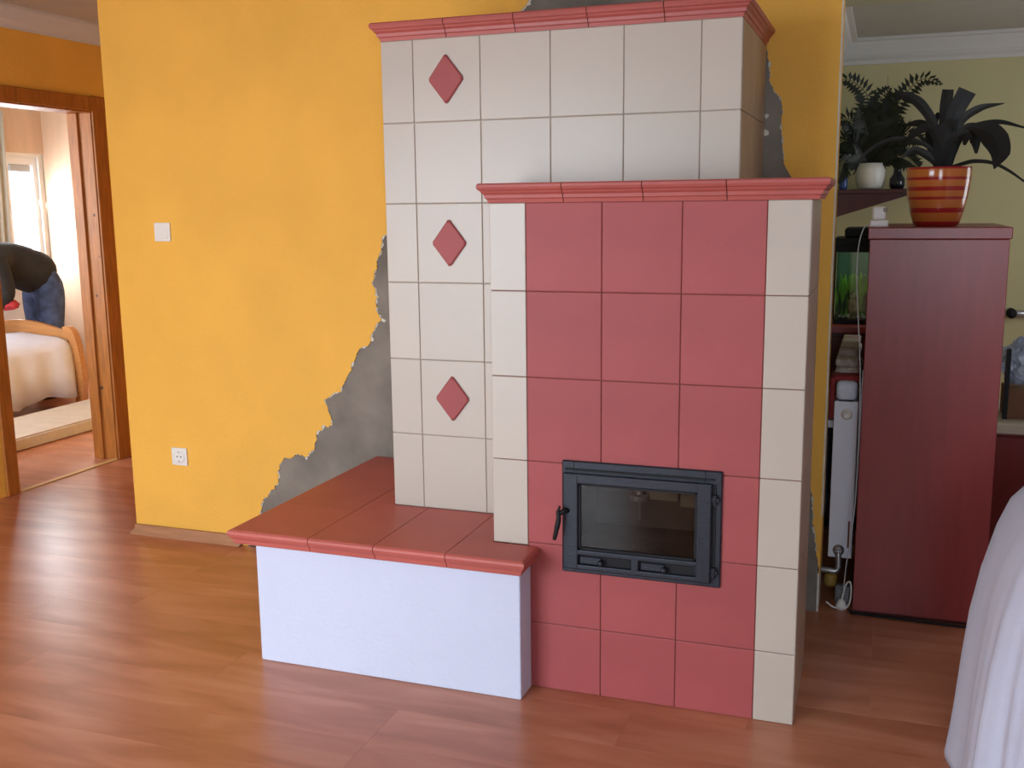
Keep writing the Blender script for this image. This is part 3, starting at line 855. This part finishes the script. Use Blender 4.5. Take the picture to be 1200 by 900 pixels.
# ------------------------------------------------------------------ fern shelf on the far kitchen wall
sh = thing('wall_shelf', 'dark wooden wall shelf with tapering apron holding the fern', 'shelf', (.9, 4.2, 1.3))
box('shelf_board', XK+.002, 1.12, 3.96, YK-.002, 1.475, 1.500, mahogd, sh, .003)
bm = bmesh.new(); prism_y(bm, [(XK+.002, 1.474), (1.10, 1.474), (1.07, 1.462), (XK+.002, 1.305)], 3.985, 4.01)
adopt(finish('apron', bm, mahogd), sh)
box('bracket', .80, .822, 4.012, YK-.002, 1.39, 1.474, mahogd, sh)
def frond(parent, pxs, y0, y1, leaf, material=leafm, name='frond', density=26):
    pts = spline(L3(pxs, y0, y1), 10); n = len(pts)
    bm = bmesh.new(); add_tube(bm, pts, [.004*(1-.8*i/(n-1)) for i in range(n)], 5)
    Ls = [0]
    for i in range(1, n): Ls.append(Ls[-1]+(pts[i]-pts[i-1]).length)
    for k in range(density):
        s = Ls[-1]*(.12+.88*k/(density-1)); i = max(j for j in range(n) if Ls[j] <= s+1e-9); i = min(i, n-2)
        f = (s-Ls[i])/max(1e-6, Ls[i+1]-Ls[i]); p = pts[i].lerp(pts[i+1], f)
        d = (pts[i+1]-pts[i]).normalized(); side = d.cross(Vector((0, -1, .25))).normalized()
        u = k/(density-1)
        ll = leaf*math.sin(math.pi*min(1, .18+.80*u))**.7*(.85+.3*random.random())
        for sg in (-1, 1):
            q = p+(side*sg*.9+d*.45+Vector((0, random.uniform(-.25, .05), -.30))).normalized()*ll
            mid = p.lerp(q, .45); wv = d*(.010+.006*random.random())
            nv = Vector((0, -.0012, 0))
            a, b, c, e = [bm.verts.new(z_) for z_ in (p, mid+wv, q, mid-wv)]
            a2, b2, c2, e2 = [bm.verts.new(z_+nv) for z_ in (p, mid+wv, q, mid-wv)]
            bm.faces.new((a, b, c, e)); bm.faces.new((e2, c2, b2, a2))
            for m1, m2, n1, n2 in ((a, b, a2, b2), (b, c, b2, c2), (c, e, c2, e2), (e, a, e2, a2)): bm.faces.new((m1, m2, n2, n1))
    return adopt(finish(name, bm, material), parent)
FY = 4.08
fern = thing('potted_fern', 'dark feathery fern in a rounded white pot on the shelf', 'fern', (.85, FY, 1.50))
lathe('pot', [(.05, 0), (.075, .01), (.088, .06), (.086, .12), (.075, .158), (.068, .158), (.066, .14), (0, .14)], (.845, FY, 1.50), plastic_w, fern, 28)
fr = [
 ([(1020, 196), (1026, 150), (1032, 118), (1042, 104)], .13), ([(1020, 196), (1034, 150), (1040, 125), (1052, 112)], .13),
 ([(1020, 196), (1040, 140), (1066, 104), (1084, 92), (1102, 98)], .085), ([(1020, 196), (1014, 140), (1016, 112), (996, 94), (978, 94)], .09),
 ([(1020, 196), (1010, 160), (996, 140), (978, 143)], .10), ([(1020, 196), (1006, 172), (990, 164), (974, 176)], .11),
 ([(1020, 196), (1000, 186), (988, 190), (982, 212)], .10), ([(1020, 196), (1044, 164), (1064, 158), (1084, 168)], .10),
 ([(1020, 196), (1040, 182), (1060, 184), (1076, 196)], .10), ([(1020, 196), (1018, 165), (1012, 140), (1008, 128)], .12),
 ([(1022, 196), (1034, 172), (1048, 150), (1056, 138)], .12), ([(1020, 196), (1030, 178), (1042, 172), (1052, 182)], .12),
 ([(1018, 196), (1008, 176), (1000, 168), (992, 176)], .12), ([(1020, 196), (1026, 165), (1024, 140), (1030, 124)], .13),
]
for i, (px, lf) in enumerate(fr):
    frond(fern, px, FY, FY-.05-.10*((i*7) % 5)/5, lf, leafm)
vs = thing('dark_vase', 'small dark glass vase beside the white fern pot', 'vase', (1.0, 4.05, 1.5))
lathe('body', [(.035, 0), (.045, .02), (.045, .06), (.025, .09), (.022, .12), (.028, .13), (.02, .13), (.018, .1), (0, .09)], (1.0, 4.05, 1.5), mat('black_glass', (.008, .01, .02), .1), vs, 24)
vb = thing('blue_bottle', 'small blue bottle at the wall end of the fern shelf', 'bottle', (.68, 4.02, 1.5))
lathe('body', [(.02, 0), (.024, .01), (.024, .08), (.010, .1), (.010, .13), (0, .13)], (.69, 4.02, 1.5), mat('blue_glass', (.04, .08, .25), .15), vb, 18)

# ------------------------------------------------------------------ low sideboard right of the cabinet
sb = thing('low_sideboard', 'low dark red sideboard with pale worktop right of the tall cabinet', 'sideboard', (1.9, 1.9, 0))
box('carcass', 1.36, 2.6, 1.55, 2.05, .04, .545, mahog, sb, .002)
box('worktop', 1.345, 2.62, 1.50, 2.07, .546, .585, mat('pale_beige_worktop', (.62, .54, .42), .5), sb, .004)
box('cupboard_door', 1.38, 1.78, 1.536, 1.549, .07, .53, mahog, sb, .003)
box('cupboard_door', 1.79, 2.18, 1.536, 1.549, .07, .53, mahog, sb, .003)
box('plinth', 1.38, 2.58, 1.58, 2.03, 0, .04, ironb, sb)
bx_ = thing('brown_box', 'brown cardboard box standing on the pale worktop', 'box', (1.52, 1.72, .585))
box('carton', 1.42, 1.62, 1.62, 1.80, .586, .700, mat('brown_card', (.20, .09, .045), .8, .1, 9), bx_, .003)
box('flap', 1.415, 1.625, 1.612, 1.62, .66, .701, MATS['brown_card'], bx_)
box('dark_frame', 1.412, 1.428, 1.60, 1.62, .586, .86, ironb, bx_)
bag = bmesh.new(); bmesh.ops.create_icosphere(bag, subdivisions=4, radius=1)
for v in bag.verts:
    n_ = noise.noise(v.co*2.3)*.35+noise.noise(v.co*6)*.18
    v.co = Vector((v.co.x*.085, v.co.y*.07, v.co.z*.085))*(1+n_)+Vector((1.485, 1.70, .80))
tag(finish('plastic_bag', bag, mat('crumpled_blue_white_plastic', (.55, .62, .75), .3, 0, 18, .3, 60, col2=(.22, .26, .38)), None, False), 'crumpled blue and white plastic bag on top of the brown box', 'bag')
gh = thing('wall_hook_rail', 'short grey pipe fitting with dark knob on the yellow wall', 'fitting', (1.7, YK-.02, .72))
tube('pipe', [(1.60, YK-.03, .735), (1.85, YK-.03, .735)], .022, metalg, gh, 12)
tube('knob', [(1.70, YK-.10, .74), (1.70, YK-.02, .74)], .03, ironb, gh, 12)

# ------------------------------------------------------------------ draped armchair at the right edge
bm = bmesh.new()
prof = [(1.0, 0.0), (.995, .02), (.98, .12), (.965, .25), (.945, .38), (.915, .50), (.875, .60), (.83, .67), (.76, .725), (.66, .752), (.5, .765), (.25, .77), (.02, .772)]
cxx, cyy, hx, hy = 1.77, -.10, .60, .52
NN = 220; rings = []
for s, z in prof:
    ring = []
    for k in range(NN):
        a = 2*math.pi*k/NN; ca, sa = math.cos(a), math.sin(a); p_ = 2/3.2
        x = math.copysign(abs(ca)**p_, ca); y = math.copysign(abs(sa)**p_, sa)
        amt = max(0, 1-z/.62)
        fold = (.016*math.sin(a*17+1.2*math.sin(a*3))+.010*math.sin(a*29+z*2)+.006*math.sin(a*53))*amt**.7
        fold += .004*noise.noise(Vector((x*6, y*6, z*7)))
        ring.append(Vector((cxx+hx*s*x*(1+fold), cyy+hy*s*y*(1+fold), z+(.006*math.sin(a*9) if z > .6 and s > .3 else 0))))
    rings.append(ring)
loft(bm, rings)
arm = finish('draped_armchair', bm, sheet, None, True)
tag(arm, 'armchair completely covered by a white sheet hanging in folds to the floor', 'armchair')

# ------------------------------------------------------------------ bedroom behind the door
XE = -5.67
birch = mat('pale_birch_panel', (.66, .46, .32), .45, .06, 3, .02, 30, stretch=(5, 5, .8))
p0, p1 = on(7, 190, 0, XE), on(47, 190, 0, XE)
wy0, wy1 = p0.y, 4.13
wz1, wz0 = 1.86, .85
bm = bmesh.new()
for a in ((.9, wy0, 0, CZ), (wy1, 4.3, 0, CZ), (wy0, wy1, 0, wz0), (wy0, wy1, wz1, CZ)):
    add_box(bm, XE-.15, XE, a[0], a[1], a[2], a[3])
wall_bed = struct(finish('wall_bedroom', bm, mat('white_wall', (.75, .73, .70), .8)))
bm = bmesh.new()
for a in ((XE-.15, -5.3, 0, CZ), (-3.9, XL-.15, 0, CZ), (-5.3, -3.9, 0, .85), (-5.3, -3.9, 2.05, CZ)):
    add_box(bm, a[0], a[1], .8, .9, a[2], a[3])
wall_bn = struct(finish('wall_bedroom_near', bm, MATS['white_wall']))
added_window = bpy.data.objects.new('added_window', None); COL.objects.link(added_window); struct(added_window); added_window.location = (-4.6, .85, .85)  # unseen window, added so the bedroom fill can come in
for a, b in ((-5.3, -5.24), (-4.63, -4.57), (-3.96, -3.9)):
    box('window_stile', a, b, .82, .88, .85, 2.05, whitep, added_window, .004)
for a, b in ((.85, .91), (1.99, 2.05)):
    box('window_rail', -5.3, -3.9, .821, .879, a, b, whitep, added_window, .004)
wall_bf = struct(box('wall_bedroom_far', XE-.15, XL-.15, 4.22, 4.32, 0, CZ, MATS['white_wall']))
panel = box('wall_panelling', XE, XE+.02, .9, 4.19, wz1+.03, 2.24, birch, wall_bed)
window_2 = bpy.data.objects.new('window_2', None); COL.objects.link(window_2); struct(window_2); window_2.location = (XE, (wy0+wy1)/2, wz0)
for a, b in ((wy0, wy0+.04), (wy1-.04, wy1)):
    box('window_stile', XE-.10, XE-.02, a, b, wz0, wz1, whitep, window_2, .004)
for a, b in ((wz0, wz0+.06), (wz1-.06, wz1)):
    box('window_rail', XE-.099, XE-.021, wy0, wy1, a, b, whitep, window_2, .004)
box('roller_blind', XE-.06, XE-.03, wy0+.06, wy1-.06, wz1-.12, wz1-.06, mat('grey_blind', (.45, .47, .5), .7), window_2, .006)
box('window_pane', XE-.075, XE-.07, wy0+.05, wy1-.05, wz0+.05, wz1-.05, glass('window_glass', (.97, .98, 1), 0, .95), window_2)
# wardrobe standing against the far wall
wr = thing('wardrobe', 'tall pale birch wardrobe in the bedroom corner', 'wardrobe', (-4.7, 4.2, 0))
box('carcass', XE+.004, -3.9, 4.20, 4.219, .0, 2.24, birch, wr)
for i, a in enumerate((XE+.006, -5.10, -4.50)):
    b = (-5.105, -4.505, -3.9)[i]
    box('wardrobe_door', a, b, 4.178, 4.199, .06, 2.235, birch, wr, .003)
box('plinth', XE+.01, -3.9, 4.185, 4.199, 0, .055, mat('brown_plinth', (.15, .05, .03), .6), wr)
# curtain
bm = bmesh.new(); rings = []
for z in (.9, 1.2, 1.6, 2.2):
    ring = []
    for k in range(40):
        y = wy0-.40+.36*k/39
        ring.append(Vector((XE+.05+.02*math.sin(k*.9), y-.03*(2.2-z), z)))
    for k in range(39, -1, -1):
        y = wy0-.40+.36*k/39
        ring.append(Vector((XE+.054+.02*math.sin(k*.9), y-.03*(2.2-z), z)))
    rings.append(ring)
loft(bm, rings)
tag(finish('curtain', bm, mat('sheer_grey_curtain', (.55, .53, .47), .8), None, True), 'pale grey gathered curtain beside the bedroom window', 'curtain')

# bed
bedx1, bedx0, by1, by0 = -4.60, -5.50, 3.18, 1.25
bed = thing('bed', 'low pine bed with arched end board under the bedspread', 'bed', (-5.05, 2.2, 0))
bpine = mat('honey_pine', (.50, .22, .07), .4, .15, 6, stretch=(1.2, 8, 8))
bm = bmesh.new(); poly = []
for k in range(21):
    u = k/20; x = -5.56+(.92)*u
    poly.append((x, .545+.085*math.sin(math.pi*u)))
poly = poly+[(-4.64, .18), (-5.56, .18)]
prism_y(bm, poly, 3.20, 3.235)
adopt(finish('end_board', bm, bpine), bed)
for sgn, xb in ((1, -4.605), (-1, -5.595)):
    bm = bmesh.new()
    pts = [(xb-sgn*.07, 3.217, .560), (xb-sgn*.035, 3.217, .562), (xb, 3.217, .52), (xb+sgn*.03, 3.217, .40), (xb+sgn*.045, 3.217, .25), (xb+sgn*.035, 3.217, .1), (xb+sgn*.02, 3.217, 0)]
    rr = spline(pts, 4); rings = []
    for i, p in enumerate(rr):
        d = (rr[min(i+1, len(rr)-1)]-rr[max(0, i-1)]).normalized(); s = d.cross(Vector((0, 1, 0)))
        wv = .030
        rings.append([p+s*wv+Vector((0, -.028, 0)), p-s*wv+Vector((0, -.028, 0)), p-s*wv+Vector((0, .028, 0)), p+s*wv+Vector((0, .028, 0))])
    for v in rings[-1]: v.z = 0
    loft(bm, rings); adopt(finish('end_post', bm, bpine), bed)
box('side_rail', bedx1-.06, bedx1-.03, by0, 3.20, .20, .33, bpine, bed, .004)
box('side_rail', bedx0+.005, bedx0+.03, by0, 3.20, .20, .33, bpine, bed, .004)
box('mattress', bedx0+.04, bedx1-.065, by0, 3.19, .30, .455, MATS['white_wall'], bed, .03, 3)
for x in (bedx0+.05, bedx1-.06):
    box('leg', x, x+.05, by0+.02, by0+.08, 0, .20, bpine, bed)
# bedspread
bm = bmesh.new(); rings = []
N_ = 60
for j in range(N_+1):
    y = by0-.02+(3.185-by0+.02)*j/N_
    f = .012*math.sin(j*.8)+.010*math.sin(j*.33+1)
    hem = .10+.02*math.sin(j*.4)
    top = .485+.025*math.sin(math.pi*j/N_)+(.03 if j > 50 else 0)*(j-50)/10
    sec = [(bedx0-.01, hem+.05), (bedx0-.01+f, .40), (bedx0+.04, top-.01), (-5.05, top+.03), (bedx1-.10, top), (bedx1-.04, top-.02), (bedx1-.005+f*.3, top-.07), (bedx1+.01+f, .30), (bedx1+.018+f*1.8, hem)]
    outer = [Vector((x, y, z)) for x, z in sec]
    inner = [Vector((x-(.006 if x > -5.05 else -.006), y, z-.006 if 1 < i < 7 else z)) for i, (x, z) in enumerate(sec)][::-1]
    rings.append(outer+inner)
loft(bm, rings)
tag(finish('bedspread', bm, bedsheet, None, True), 'pale pinkish white bedspread hanging over the side of the bed', 'bedspread')
# thick mat on the floor along the bed
fm = thing('floor_mat', 'thick beige mat lying on the floor beside the bed, hall light tinted into its side', 'mat', (-4.15, 2.7, 0))
box('mat_core', -4.42, -3.90, 1.3, 4.12, .002, .075, mat('hall_lit_side_felt', (.74, .77, .86), .9, .05, 30), fm, .006)  # bluish hall light on the mat's side is put into this colour
box('mat_top', -4.415, -3.905, 1.305, 4.115, .0755, .082, mat('beige_felt', (.62, .53, .45), .9, .06, 12, .2, 90), fm, .003)

# ------------------------------------------------------------------ person bending over the bed
def skinned(name, verts, edges, radii, material, parent, root=0, sub=2):
    me = bpy.data.meshes.new(name); me.from_pydata([tuple(v) for v in verts], edges, [])
    o = bpy.data.objects.new(name, me); COL.objects.link(o)
    sm = o.modifiers.new('skin', 'SKIN'); sm.use_smooth_shade = True
    for i, sv in enumerate(me.skin_vertices[0].data):
        r_ = radii[i]; sv.radius = (r_, r_) if not isinstance(r_, tuple) else r_
        sv.use_root = (i == root)
    ss = o.modifiers.new('subd', 'SUBSURF'); ss.levels = sub; ss.render_levels = sub
    dg = bpy.context.evaluated_depsgraph_get()
    m2 = bpy.data.meshes.new_from_object(o.evaluated_get(dg))
    bpy.data.objects.remove(o); m2.name = name
    o = bpy.data.objects.new(name, m2); COL.objects.link(o)
    m2.materials.clear(); m2.materials.append(material)
    for p in m2.polygons: p.use_smooth = True
    if parent: adopt(o, parent)
    return o
pe = thing('person', 'person in a dark jacket and blue jeans bending over the bed', 'person', (-5.13, 3.50, 0))
B = Vector((-5.13, 3.50, 0)); DI = Vector((-.25, -.97, 0)).normalized(); SI = Vector((DI.y, -DI.x, 0))  # forward and side
def P(f, s, z): return B+DI*f+SI*s+Vector((0, 0, z))
skinm = mat('skin', (.55, .32, .23), .5)
jack = mat('black_jacket', (.012, .011, .012), .8, .3, 20, .2, 60)
jean = mat('blue_denim', (.05, .075, .16), .85, .5, 14, .2, 120)
V = [P(0, 0, .93), P(.14, 0, 1.00), P(.32, 0, 1.06), P(.48, 0, 1.10), P(.58, 0, 1.10), P(.66, 0, 1.08), P(.74, 0, 1.03),
     P(0, .09, .86), P(-.01, .10, .48), P(-.06, .10, .08), P(.10, .11, .035),
     P(0, -.09, .86), P(.02, -.10, .48), P(-.03, -.10, .08), P(.13, -.11, .035),
     P(.46, .18, 1.06), P(.44, .23, .84), P(.56, .17, .72), P(.46, -.18, 1.06), P(.44, -.23, .84), P(.56, -.17, .72)]
E = [(0, 1), (1, 2), (2, 3), (3, 4), (4, 5), (5, 6), (0, 7), (7, 8), (8, 9), (9, 10), (0, 11), (11, 12), (12, 13), (13, 14), (3, 15), (15, 16), (16, 17), (3, 18), (18, 19), (19, 20)]
R_ = [.11, .11, .11, .11, .055, .075, .085, .085, .06, .042, .035, .085, .06, .042, .035, .058, .042, .03, .058, .042, .03]
body = skinned('body', V, E, R_, skinm, pe)
# head detail and hands
hc = P(.73, 0, 1.04)
bm = bmesh.new(); bmesh.ops.create_icosphere(bm, subdivisions=3, radius=.1)
for v in bm.verts: v.co = Vector((v.co.x*.92, v.co.y*.92, v.co.z*1.0))+hc+DI*-.005+Vector((0, 0, .015))
for v in list(bm.verts):
    if (v.co-hc).dot(DI) > .03 and v.co.z < hc.z+.02: v.co -= DI*.05
adopt(finish('hair', bm, mat('dark_hair', (.015, .010, .008), .6), None, True), pe)
for s in (1, -1):
    pts0 = P(.56, .17*s, .72); hv = [pts0, pts0+DI*.03+Vector((0, 0, -.05))]; he = [(0, 1)]; hr = [.028, .034]
    for k, off in enumerate((-.03, -.01, .01, .03)):
        i0 = len(hv); L_ = (.055, .07, .075, .06)[k]
        hv += [pts0+DI*.04+SI*off+Vector((0, 0, -.08)), pts0+DI*(.055)+SI*off*1.1+Vector((0, 0, -.08-L_*.5)), pts0+DI*.045+SI*off*1.1+Vector((0, 0, -.08-L_))]
        he += [(1, i0), (i0, i0+1), (i0+1, i0+2)]; hr += [.010, .0095, .008]
    i0 = len(hv); hv += [pts0+DI*.05-SI*s*.04+Vector((0, 0, -.05)), pts0+DI*.065-SI*s*.045+Vector((0, 0, -.085))]; he += [(1, i0), (i0, i0+1)]; hr += [.011, .009]
    skinned('hand', hv, he, hr, skinm, pe)
skinned('jeans', [P(0, 0, .945), P(-.005, .092, .86), P(-.01, .10, .66), P(-.012, .10, .48), P(-.06, .10, .07), P(-.005, -.092, .86), P(.01, -.10, .66), P(.018, -.10, .48), P(-.03, -.10, .07), P(.07, 0, .975)],
        [(0, 1), (1, 2), (2, 3), (3, 4), (0, 5), (5, 6), (6, 7), (7, 8), (0, 9)], [.165, .125, .11, .09, .08, .125, .11, .09, .08, .15], jean, pe)
skinned('jacket', [P(-.10, 0, .90), P(.14, 0, 1.00), P(.32, 0, 1.07), P(.48, 0, 1.10), P(.55, 0, 1.10), P(.46, .19, 1.05), P(.43, .25, .83), P(.53, .18, .74), P(.46, -.19, 1.05), P(.43, -.25, .83), P(.53, -.18, .74)],
        [(0, 1), (1, 2), (2, 3), (3, 4), (3, 5), (5, 6), (6, 7), (3, 8), (8, 9), (9, 10)], [.18, .185, .17, .155, .08, .095, .08, .06, .095, .08, .06], jack, pe)
for s in (1, -1):
    bm = bmesh.new(); bmesh.ops.create_icosphere(bm, subdivisions=3, radius=1)
    base = P(.05 if s > 0 else .08, .10*s, .04)
    for v in bm.verts:
        q = Vector((v.co.x*.13, v.co.y*.047, max(-.04, v.co.z*.05)))
        v.co = base+DI*q.x+SI*q.y+Vector((0, 0, q.z))
    adopt(finish('shoe', bm, ironb, None, True), pe)
rb_ = bmesh.new(); bmesh.ops.create_icosphere(rb_, subdivisions=3, radius=1)
cp = on(9, 357, 1, 3.05)
for v in rb_.verts: v.co = Vector((v.co.x*.09, v.co.y*.07, v.co.z*.04))*(1+.25*noise.noise(v.co*3))+Vector((cp.x, cp.y, cp.z))
tag(finish('red_cloth', rb_, mat('bright_red_cloth', (.45, .03, .04), .8, .3, 20), None, True), 'small crumpled red cloth in the hands of the bending person', 'cloth')
